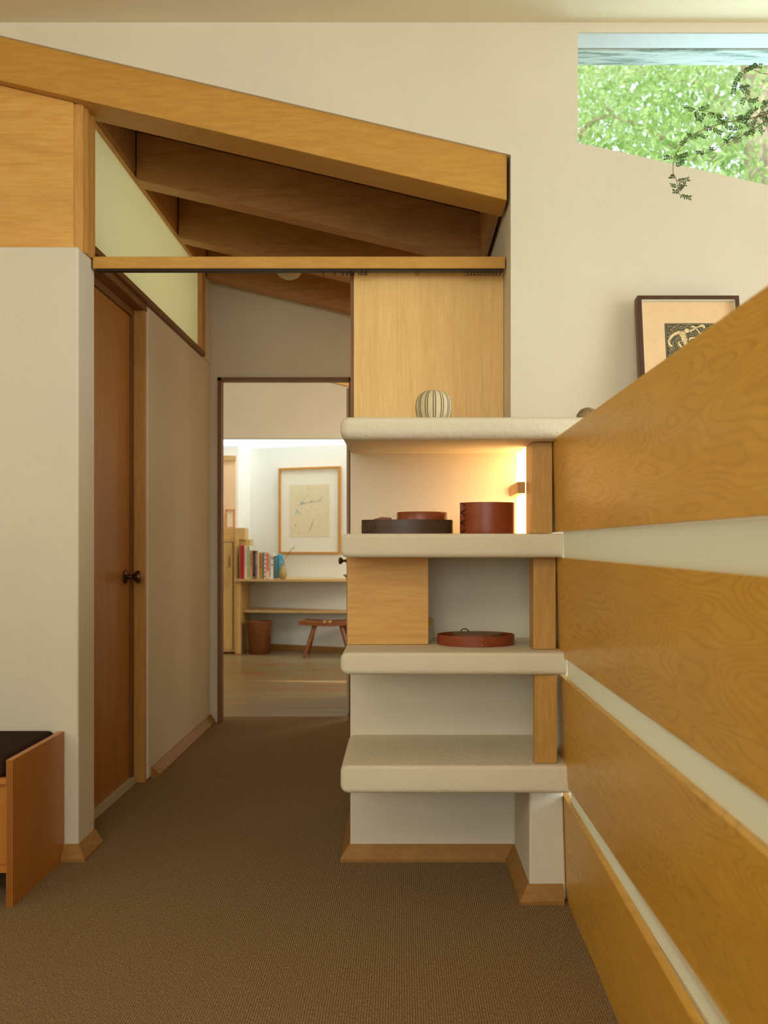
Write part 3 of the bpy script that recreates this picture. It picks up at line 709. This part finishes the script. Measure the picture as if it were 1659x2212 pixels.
def frond(x0, y0, x1, y1, bend=0.0, pairs=9, lw=1.0):
    a = Vector((x0, y0)); b = Vector((x1, y1)); d = b-a; n = Vector((-d.y, d.x)); m = MB(); rach = []
    A3 = []
    for k in range(pairs+1):
        t = k/pairs; p = a+d*t+n*bend*4*t*(1-t); A3.append(Pp(*cp(p.x, p.y), PD+.012*math.sin(x0+t*2)))
    m.tube(A3, .0006, 5)
    L = .0078*lw
    for k in range(1, pairs+1):
        ax = (A3[k]-A3[k-1]).normalized()
        for s in (-1, 1):
            sd = Vector((-ax.z, random.uniform(-.6, .6), ax.x))*s; dr = (sd+ax*.45).normalized()
            nrm = dr.cross(Vector((0, 1, 0))).normalized(); tilt = Vector((0, random.uniform(-.3, .3), 0))
            c0 = A3[k]+dr*.0008; w_ = L*.26; vs = []
            for u, ww in ((0, .25), (.3, .95), (.65, 1), (.95, .5)):
                vs.append((u, ww))
            up = [c0+dr*L*u+(nrm+tilt)*w_*ww for u, ww in vs]; dn = [c0+dr*L*u-(nrm+tilt)*w_*ww for u, ww in vs][::-1]
            m.face([tuple(p) for p in up+dn])
    m.build('leaf', 'leaf', g)
FR = [(1480,500,1575,455,.05),(1500,500,1610,465,-.1),(1480,505,1415,655,.08),(1462,595,1525,655,.1),(1465,590,1520,610,.2),(1490,680,1480,725,0),(1510,700,1580,700,.1),
      (1135,795,1085,752,.1),(1150,770,1165,840,0),(1160,770,1240,750,.05),(1215,790,1180,850,0),(1235,785,1280,815,.1),(1310,800,1320,830,0),
      (1560,775,1490,860,.1),(1600,780,1659,720,0),(1590,800,1660,790,.1),(1580,810,1650,845,0),(1580,830,1540,930,.1),(1540,840,1440,830,.1),(1500,845,1520,880,.1),
      (1380,860,1310,850,-.15),(1350,880,1470,890,.15),(1270,890,1215,895,-.2),(1270,895,1330,935,.1),(1175,940,1220,965,0),(1110,965,1100,940,0),(1095,975,1050,1020,.1),
      (1100,970,1165,945,.1),(1390,1000,1355,990,0),(1350,1000,1395,960,.05),(1255,1065,1260,1040,0),(1215,1078,1160,1076,.05),(1400,975,1450,965,.1),
      (990,1110,935,1110,.05),(1000,1105,1088,1085,.05),(1010,1110,1075,1118,.05),(1000,1165,1060,1140,.05),(1010,1245,972,1245,0),(1015,1268,1098,1262,.05),(1020,1310,978,1305,0),
      (1032,1355,1075,1300,-.15),(1035,1345,1045,1300,0),(1032,1365,992,1345,.1),(1040,1370,1110,1392,.05),(1620,850,1659,880,.1),(1600,860,1620,930,.1),(1640,800,1659,840,0),(1560,900,1545,945,0),
      (1490,960,1520,930,0),(1620,740,1640,715,0),(1555,790,1575,760,0),(1430,860,1470,820,.1),(1330,860,1370,835,.1)]
for f in FR: frond(*f[:4], bend=f[4], pairs=max(4, int(math.hypot(f[2]-f[0], f[3]-f[1])/11)))
pc = (1.62, PD, 1.62)
m = MB(); m.lathe(pc, [(.05, 0), (.06, .01), (.085, .13), (.09, .135), (.09, .15), (.078, .15), (.072, .12)], 28)
m.build('pot', 'pot', g, smooth=True); MB().lathe((1.62, PD, 1.735), [(.073, 0), (.073, .005)], 24).build('soil', 'soil', g)
tops = [jit(*cp(1900, y), 0) for y in (740, 800, 560, 660)]
for tpt in tops: MB().tube(smooth_path([tuple(tpt), (tpt.x+.06, PD, max(tpt.z, 1.9)), (1.62+.02, PD, 1.74)]), .0015, 6).build('stem', 'stem', g)
m = MB()
for a in (0, 2.1, 4.2): m.tube([(1.62+.088*math.cos(a), PD+.088*math.sin(a), 1.765), (1.62, PD, 2.40), (1.62, PD, 2.78)], .0012, 5)
m.build('hanging_cord', 'stem', g)
# ================================================================== FAR ROOM
A_ = Vector((-1.53, 9.10)); Bq = Vector((-.567, 8.71)); dirw = (Bq-A_).normalized(); E_ = A_+dirw*3.4
nrm = Vector((dirw.y, -dirw.x))          # towards the camera
L1 = Vector((-1.606, 8.86))
m = MB()
def wallseg(m, a, b, z0, z1, th=.15, nn=None):
    d = (b-a).normalized(); q = Vector((d.y, -d.x)); 
    if q.y > 0: q = -q
    back = -q*th
    m.prism([(a.x, a.y), (b.x, b.y), (b.x+back.x, b.y+back.y), (a.x+back.x, a.y+back.y)], 'z', z0, z1)
wallseg(m, A_, E_, 0, 2.005); m.prism([(L1.x, L1.y), (A_.x, A_.y), (A_.x-.1, A_.y+.15), (L1.x-.15, L1.y+.1)], 'z', 0, 2.005)
m.box(-3.2, L1.x, 8.86, 9.0, 0, 2.005); struct(m.build('wall_far_back', 'white'))
m = MB(); m.box(-3.3, -3.2, 5.46, 10, 0, 3.2); m.box(1.2, 1.3, 5.46, 10, 0, 3.2); struct(m.build('wall_far_sides', 'wall'))
m = MB(); m.box(-3.2, 1.2, 8.15, 8.25, 1.995, 3.2); struct(m.build('wall_far_bulkhead', 'wall'))
m = MB(); m.box(-3.2, 1.2, 5.46, 8.20, 2.9, 3.0); m.box(-3.2, 1.2, 8.25, 10, 3.15, 3.3); struct(m.build('ceiling_far_room', 'wall'))
m = MB(); m.hexa([(-.62, 6.5, 2.183+SL*.227), (.6, 6.5, 2.183-SL*.993), (.6, 6.56, 2.183-SL*.993), (-.62, 6.56, 2.183+SL*.227), (-.62, 6.5, 2.6), (.6, 6.5, 2.6), (.6, 6.56, 2.6), (-.62, 6.56, 2.6)])
o = m.build('far_room_rafter', 'beam'); tag(o, 'sloping ochre beam glimpsed at the top right of the far doorway', 'beam')
# skirting of the far wall
m = MB(); off = nrm*.02 if nrm.y < 0 else -nrm*.02
m.prism([(A_.x, A_.y), (E_.x, E_.y), (E_.x+off.x, E_.y+off.y), (A_.x+off.x, A_.y+off.y)], 'z', -.003, .045); struct(m.build('baseboard_far', 'base'))
# cabinet
g = empty('tall_cabinet', (-1.75, 8.7, 0), 'tall pale plywood cabinet at the left of the far room', 'cabinet')
MB().box(-1.95, -1.585, 8.60, 8.855, .012, 1.08).build('body', 'furn', g, bevel=.003)
MB().box(-1.91, -1.610, 8.592, 8.60, .035, 1.055).build('door', 'furn', g, bevel=.002)
m = MB(); m.tube([(-1.64, 8.586, .92), (-1.637, 8.580, .86), (-1.643, 8.586, .82)], .005, 6); m.build('door_pull', 'jamb', g)
m = MB(); m.box(-1.609, -1.603, 8.5985, 8.5995, .035, 1.055); m.box(-1.91, -1.604, 8.5985, 8.5995, 1.055, 1.061); m.build('door_gap', 'gap', g)
for nm, x0, x1, z1, mt, lab in (('wooden_box', -1.95, -1.607, .115, 'furn', 'brown wooden box on the cabinet, left in the far doorway'),
                            ('wooden_box', -1.605, -1.50, .115, 'furnx', 'pale wooden box beside the brown one over the cabinet'),
                            ):
    y0 = 8.64
    z0 = 1.0805
    o = MB().box(x0, x1, y0, y0+.2, z0, z0+z1).build(nm, mt, bevel=.004); tag(o, lab, 'box', 'boxes on the cabinet')
# desk with books
g = empty('wall_desk', (-.9, 8.7, 0), 'pale built-in desk with curved front and lower shelf in the far room', 'desk')
dk = []
for k in range(13):
    t = k/12; x = -1.575+t*2.0; dk.append((x, 8.50-.10*math.sin(t*PI*.9)))
back = [(A_+dirw*((x+1.53)/dirw.x)) for x, _ in dk]
m = MB(); poly = dk+[(p.x, p.y-.005) for p in back[::-1]]
m.prism(poly, 'z', .690, .712); m.build('desk_top', 'furnx', g)
m = MB(); poly = [(x+.0, y+.16) for x, y in dk]; poly[0] = (-1.52, 8.66); poly += [(p.x, p.y-.005) for p in back[::-1]][:-1]+[(-1.52, 9.07)]
m.prism(poly, 'z', .385, .407); m.build('lower_shelf', 'furnx', g)
MB().box(-1.56, -1.525, 8.55, 9.08, 0, .689).build('side_panel', 'furn', g)
MB().box(-1.582, -1.562, 8.56, 8.855, 0, 1.10).build('cabinet_side', 'furn', g)
MB().box(-1.582, -1.46, 8.70, 8.856, .713, 1.085).build('upright_back_panel', 'furnx', g)
def mk(col_): return plain('book_cloth', col_, .7, 0, .3, .05)
books = [(519.2, 527.7, 1178, 'red', rgb(176, 34, 44), 'tall crimson book first from the left on the desk'),
         (527.8, 533.3, 1178.5, 'cream', rgb(222, 208, 164), 'tall cream book right of the crimson one'),
         (533.4, 539.8, 1179, 'pattern', rgb(206, 210, 186), 'tall book with a dark chevron patterned spine'),
         (540.0, 545.6, 1189, 'tan', rgb(204, 148, 80), 'narrow orange-tan book left of the black one'),
         (545.8, 551.2, 1190, 'black', rgb(30, 22, 20), 'black book in the middle of the row'),
         (551.4, 555.9, 1192, 'mauve', rgb(140, 112, 112), 'mauve-grey book right of the black one'),
         (556.0, 559.6, 1191.5, 'ivory', rgb(214, 200, 158), 'thin ivory book left of the ochre lettered one'),
         (559.8, 566.8, 1194, 'ochre', rgb(190, 132, 66), 'ochre book with dark lettering on its spine'),
         (567.0, 570.2, 1193.5, 'green', rgb(52, 122, 104), 'thin sea-green book'),
         (570.4, 575.6, 1195, 'redwhite', rgb(228, 206, 184), 'white book with red blotches down its spine'),
         (575.8, 580.2, 1195, 'coral', rgb(214, 108, 98), 'coral-red book with a pale lower spine'),
         (580.4, 590.6, 1195.5, 'script', rgb(226, 222, 198), 'thick white book with black script on its spine'),
         (590.9, 594.4, 1201, 'slate', rgb(84, 108, 122), 'thin slate-blue book last in the row')]
yb0 = 8.50
for x0, x1, ty, kind, c_, lab in books:
    a = at(x0, ty, yb0); b = at(x1, ty, yb0); zt_ = .7125; ht = at(0, ty, yb0).z-zt_
    g = empty('book', ((a.x+b.x)/2, yb0, zt_), lab+(' on the far desk' if 'desk' not in lab else ''), 'book', 'books on the far desk')
    X0, X1 = a.x+.0006, b.x-.0006
    mt = mk(c_); th = min(.0025, (X1-X0)*.15)
    m = MB(); m.box(X0, X1, yb0, yb0+.003, zt_, zt_+ht); m.box(X0, X0+th, yb0+.003, yb0+.16, zt_, zt_+ht); m.box(X1-th, X1, yb0+.003, yb0+.16, zt_, zt_+ht)
    m.build('cover', mt, g)
    MB().box(X0+th, X1-th, yb0+.004, yb0+.155, zt_+.003, zt_+ht-.004).build('pages', 'cream', g)
    ys = yb0-.0008; wd = X1-X0; xc = (X0+X1)/2; mm = MB(); mt2 = None
    if kind == 'pattern':
        for k in range(15):
            z = zt_+.012+k*(ht-.02)/15
            mm.prism([(X0+wd*.1, z+.010), (xc, z), (X1-wd*.1, z+.010), (X1-wd*.1, z+.018), (xc, z+.008), (X0+wd*.1, z+.018)], 'y', ys, ys+.0006)
        mt2 = mk(rgb(52, 72, 64))
    elif kind in ('tan', 'ochre', 'cream'):
        z = zt_+ht*(.92); nL = {'tan': 7, 'ochre': 6, 'cream': 10}[kind]; step = {'tan': .020, 'ochre': .022, 'cream': .017}[kind]
        for k in range(nL):
            s_ = random.uniform(.45, .8)
            mm.box(xc-wd*.30, xc-wd*.30+wd*.62*s_, ys, ys+.0006, z-step*.72, z-step*.45); mm.box(xc-wd*.3, xc-wd*.14, ys, ys+.0006, z-step*.72, z)
            if k % 2: mm.box(xc+wd*.12, xc+wd*.28, ys, ys+.0006, z-step*.72, z)
            z -= step
        mt2 = mk(rgb(96, 58, 30) if kind != 'cream' else rgb(160, 150, 110))
    elif kind == 'black':
        mm.box(xc-wd*.2, xc+wd*.2, ys, ys+.0006, zt_+.010, zt_+.020); mm.box(xc-wd*.03, xc+wd*.04, ys, ys+.0006, zt_+.05, zt_+ht*.9); mt2 = mk(rgb(200, 190, 160))
    elif kind == 'redwhite':
        for k in range(6): 
            z = zt_+.012+k*.040; mm.prism([(xc-wd*.34, z+.006), (xc, z), (xc+wd*.36, z+.004), (xc+wd*.3, z+.018), (xc, z+.023), (xc-wd*.3, z+.016)], 'y', ys, ys+.0006)
        mt2 = mk(rgb(206, 72, 66))
    elif kind == 'coral':
        mm.box(X0, X1, ys, ys+.0006, zt_+.004, zt_+ht*.30); mt2 = mk(rgb(228, 206, 184))
    elif kind == 'script':
        z = zt_+ht-.015
        while z > zt_+.02:
            q = random.uniform(.004, .012)
            mm.prism([(X0+wd*.05, z), (X0+wd*.30, z-q), (X0+wd*.24, z-q-.005), (X0+wd*.10, z-.004)], 'y', ys, ys+.0006)
            mm.prism([(X0+wd*.25, z-.004), (X0+wd*.42, z+.004), (X0+wd*.40, z-.004), (X0+wd*.28, z-.010)], 'y', ys, ys+.0006)
            z -= .013
        mm.box(X0+wd*.60, X0+wd*.86, ys, ys+.0006, zt_+ht-.055, zt_+ht-.035); mm.box(X0+wd*.60, X0+wd*.86, ys, ys+.0006, zt_+ht-.115, zt_+ht-.100)
        mt2 = mk(rgb(52, 54, 50))
    elif kind == 'mauve': mm.box(xc-wd*.2, xc+wd*.15, ys, ys+.0006, zt_+ht*.55, zt_+ht*.9); mt2 = mk(rgb(214, 160, 160))
    elif kind == 'red': mm.box(xc-wd*.06, xc+wd*.06, ys, ys+.0006, zt_+ht*.3, zt_+ht*.7); mt2 = mk(rgb(130, 30, 40))
    if mt2: mm.build('spine_lettering', mt2, g)
    else: mm.bm.free()
c = at(604.5, 1246, 8.73); c.z = .7125
g = empty('blue_vase', c, 'tall turquoise blue vase behind the ribbed olive vase on the far desk', 'vase')
MB().lathe(tuple(c), [(.036, 0), (.044, .01), (.052, .06), (.050, .12), (.038, .18), (.022, .222), (.014, .232), (.012, .228), (.010, .2)], 32).build('body', 'bluevase', g, smooth=True)
c = at(610.5, 1248, 8.50); c.z = .7125
g = empty('ribbed_vase', c, 'small olive ribbed bottle vase in front of the blue one', 'vase')
MB().lathe(tuple(c), [(.020, 0), (.032, .008), (.040, .035), (.038, .062), (.028, .098), (.014, .130), (.011, .136), (.018, .1465), (.017, .1475), (.009, .138), (.008, .12)], 36).build('body', 'ribvase', g, smooth=True)
m = MB(); m.tube(smooth_path([(c.x, c.y, .80), at(614, 1212, 8.5), at(620, 1202, 8.5), at(627, 1190, 8.49), at(636.5, 1181, 8.48)]), [.002]*10+[.004]*10+[.0035]*5, 6)
o = m.build('dried_twig', 'pot'); tag(o, 'pinkish dried twig leaning out of the ribbed olive vase', 'twig')
c = at(758, 1248, 8.45); g = empty('wooden_bowl', (c.x, c.y, .7125), 'reddish wooden bowl on the desk, cut off by the shelf wall', 'bowl')
MB().lathe((c.x, c.y, .7125), [(.03, 0), (.036, .004), (.080, .042), (.077, .042), (.034, .010), (.001, .009)], 32, cap=False).build('body', 'stool', g, smooth=True)
# wastepaper bin
c = at(561, 1403, 8.62); g = empty('waste_bin', (c.x, c.y, 0), 'reddish-brown round waste bin under the far desk', 'bin')
MB().lathe((c.x, c.y, 0), [(.096, 0), (.099, .004), (.122, .305), (.118, .305), (.095, .006), (.001, .005)], 36, cap=False).build('body', 'bin', g, smooth=True)
MB().tube([(c.x+.1215*math.cos(2*PI*k/36), c.y+.1215*math.sin(2*PI*k/36), .303) for k in range(36)], .004, 6, closed=True).build('rim', 'jamb', g)
# stool
g = empty('low_stool', (-.69, 8.42, 0), 'low reddish wooden stool with splayed legs and butterfly keys', 'stool')
m = MB(); N = 12
top = []
for k in range(N+1):
    t = k/N; x = -.945+.52*t; dz = .012*math.cos((t-.5)*2*PI)*-.5
    top.append((x, dz))
for (xa, da), (xb, db) in zip(top, top[1:]):
    f0 = .035 if xa < -.94 else 0
    m.hexa([(xa, 8.27, .292+da), (xb, 8.27, .292+db), (xb, 8.56, .292+db), (xa+(.06 if xa < -.94 else 0), 8.56, .292+da), (xa, 8.27, .327+da), (xb, 8.27, .327+db), (xb, 8.56, .327+db), (xa+(.06 if xa < -.94 else 0), 8.56, .327+da)])
m.build('seat', 'stool', g)
for x0, x1 in ((-.718, -.698), (-.668, -.648)):
    MB().prism([(x0, .318), (x1, .318), (x1-.003, .3225), (x1, .3275), (x1+.006, .335), (x0-.006, .335), (x0, .3275), (x0+.003, .3225)], 'y', 8.264, 8.31).build('butterfly_key', 'furn', g)
for (xt, yt, xb, yb_) in ((-.80, 8.33, -.895, 8.24), (-.82, 8.50, -.885, 8.60), (-.56, 8.33, -.475, 8.24), (-.545, 8.50, -.44, 8.60)):
    MB().tube([(xb, yb_, -.001), ((xt+xb)/2, (yt+yb_)/2, .15), (xt, yt, .295)], [.011, .018, .022], 12).build('leg', 'stool', g, smooth=True)
# framed drawing on the angled wall: local axes along the wall
ang = math.atan2(dirw.y, dirw.x)
p0 = A_+dirw*((-1.21+1.53)/dirw.x); out = Vector((dirw.y, -dirw.x))
g = empty('framed_drawing', (p0.x+out.x*.002, p0.y+out.y*.002, .943), 'large gold-framed pale drawing hanging on the far white wall', 'picture', rot=(0, 0, ang))
DW = .675; DH = .848; b_ = .020
MB().box(0, DW, -.03, 0, 0, b_).build('frame_bottom', 'gold', g, local=True); MB().box(0, DW, -.03, 0, DH-b_, DH).build('frame_top', 'gold', g, local=True)
for x0 in (0, DW-b_): MB().box(x0, x0+b_, -.03, 0, b_, DH-b_).build('frame_side', 'gold', g, local=True)
MB().box(b_, DW-b_, -.012, -.004, b_, DH-b_).build('mat_board', 'paper', g, local=True)
MB().box(.115, .555, -.0135, -.0125, .165, .620+.06).build('drawing_sheet', 'cream', g, local=True)
def dd(u, v): return (.115+.44*u, .68-.515*v)
for nm, mt, yy, L in (('blue_mark', 'blue_ink', -.0142, ((bez([dd(.28,.36), dd(.34,.32), dd(.36,.38), dd(.40,.35)]), .007), (bez([dd(.16,.58), dd(.18,.50), dd(.19,.46), dd(.26,.56)]), .006),
        ([dd(.18,.46), dd(.22,.52), dd(.27,.55)], .006), ([dd(.52,.33), dd(.57,.31), dd(.60,.33)], .007), ([dd(.72,.30), dd(.77,.31), dd(.82,.23)], .005), ([dd(.52,.84), dd(.56,.78), dd(.58,.72)], .006))),
        ('pencil_mark', 'olive_ink', -.0146, (([dd(.22,.40), dd(.34,.36), dd(.50,.34), dd(.78,.32)], .003), ([dd(.30,.36), dd(.40,.26), dd(.46,.18), dd(.48,.22)], .0025),
        ([dd(.47,.07), dd(.48,.10)], .004), ([dd(.14,.76), dd(.17,.80)], .008), ([dd(.49,.90), dd(.54,.82), dd(.62,.66)], .003)))):
    for pts, wd_ in L:
        dr = MB(); ribbon(dr, pts, wd_, yy); dr.build(nm, mt, g, local=True)
# panel/mirror at the left of the far room and small orange frame
g = empty('pale_framed_panel', (-1.75, 8.85, 1.18), 'tall pale peach panel with cream top rail, left edge of the far doorway', 'panel')
MB().box(-1.95, -1.628, 8.84, 8.858, 1.18, 1.86).build('panel', 'mat', g); MB().box(-1.95, -1.625, 8.825, 8.858, 1.86, 1.905).build('top_rail', 'furnx', g)
g = empty('small_orange_frame', (-1.70, 8.83, 1.20), 'small orange-framed picture standing on the cabinet box', 'picture')
zb_ = 1.196; zt2 = 1.377
for nm, (x0, x1, z0, z1) in {'frame_left': (-1.720, -1.708, zb_, zt2), 'frame_top': (-1.720, -1.634, zt2-.011, zt2), 'frame_bottom': (-1.720, -1.634, zb_, zb_+.011), 'frame_right': (-1.644, -1.632, zb_, zt2)}.items():
    MB().box(x0, x1, 8.815, 8.83, z0, z1).build(nm, 'orange', g)
MB().box(-1.709, -1.643, 8.822, 8.832, zb_+.01, zt2-.01).build('picture_sheet', 'cream', g)
# dome lamp under the passage roof
g = empty('ceiling_lamp', (-.60, 4.80, 2.455), 'small pale dome lamp under the passage roof, just below the crossbar line', 'lamp')
MB().lathe((-.60, 4.80, 2.452), [(.004, 0), (.030, .004), (.055, .018), (.070, .045), (.070, .19)], 32).build('shade', 'offwhite', g, smooth=True)
# ================================================================== OUTSIDE
m = MB(); m.box(-30, 40, -30, 60, -.5, -.12); struct(m.build('ground', 'ground', origin=(0,0,-.12)))
rnd = random.Random(3)
g = empty('tree', (4.2, 10.2, -.12), 'leafy sunlit green tree outside the clerestory window', 'tree')
def tp(px, py, d): p = at(px, py, d); return (p.x, p.y, p.z)
MB().tube(smooth_path([(4.4, 10.6, -.12), (4.3, 10.4, 2.0), (4.25, 10.2, 4.0), tp(1640, 330, 10.0), tp(1655, 240, 10.0), tp(1630, 100, 10.2), tp(1600, -300, 10.4)]), .17, 14).build('trunk', 'bark', g, smooth=True)
for pts, r in (([tp(1650, 330, 10), tp(1560, 350, 9.8), tp(1480, 300, 9.6), tp(1360, 250, 9.6), tp(1290, 285, 9.5), tp(1240, 330, 9.4)], .05),
               ([tp(1650, 250, 10), tp(1560, 170, 9.9), tp(1440, 150, 9.9), tp(1330, 60, 10)], .045),
               ([tp(1640, 320, 10), tp(1760, 200, 9.8), tp(1900, 100, 9.8)], .09),
               ([tp(1370, 250, 9.6), tp(1330, 200, 9.6), tp(1290, 110, 9.7)], .03), ([tp(1300, 285, 9.5), tp(1296, 330, 9.5), tp(1300, 420, 9.5)], .035)):
    q = [p+Vector((0, .9, .42)) for p in smooth_path(pts)]; r *= .75; MB().tube(q, [r*(1-.5*i/len(q)) for i in range(len(q))], 8).build('branch', 'bark', g, smooth=True)
m = MB()
def leaf(m, p, L, wd, dr, nn):
    s_ = dr.cross(nn).normalized()
    a = p; b = p+dr*L*.35+s_*wd; c_ = p+dr*L; d_ = p+dr*L*.35-s_*wd
    m.bm.faces.new([m.bm.verts.new(q) for q in (a, b, c_, d_)])
cl = [(rnd.uniform(.6, 7.0), rnd.uniform(8.6, 13.0), rnd.uniform(3.4, 8.8)) for _ in range(1500)]
for (cx, cy, cz) in cl:
    n_ = rnd.randint(22, 46); dr0 = Vector((rnd.uniform(-1, 1), rnd.uniform(-.6, .6), rnd.uniform(-1.2, -.1)))
    for _ in range(n_):
        p = Vector((cx+rnd.gauss(0, .34), cy+rnd.gauss(0, .34), cz+rnd.gauss(0, .26)))
        dr = (dr0+Vector((rnd.gauss(0, .5), rnd.gauss(0, .5), rnd.gauss(0, .5)))).normalized()
        nn = Vector((rnd.gauss(0, .6), -1+rnd.gauss(0, .5), rnd.gauss(0, .8)+.4)).normalized()
        leaf(m, p, rnd.uniform(.08, .17), rnd.uniform(.016, .030), dr, nn)
o = m.build('foliage', 'foliage', g); o['kind'] = 'stuff'
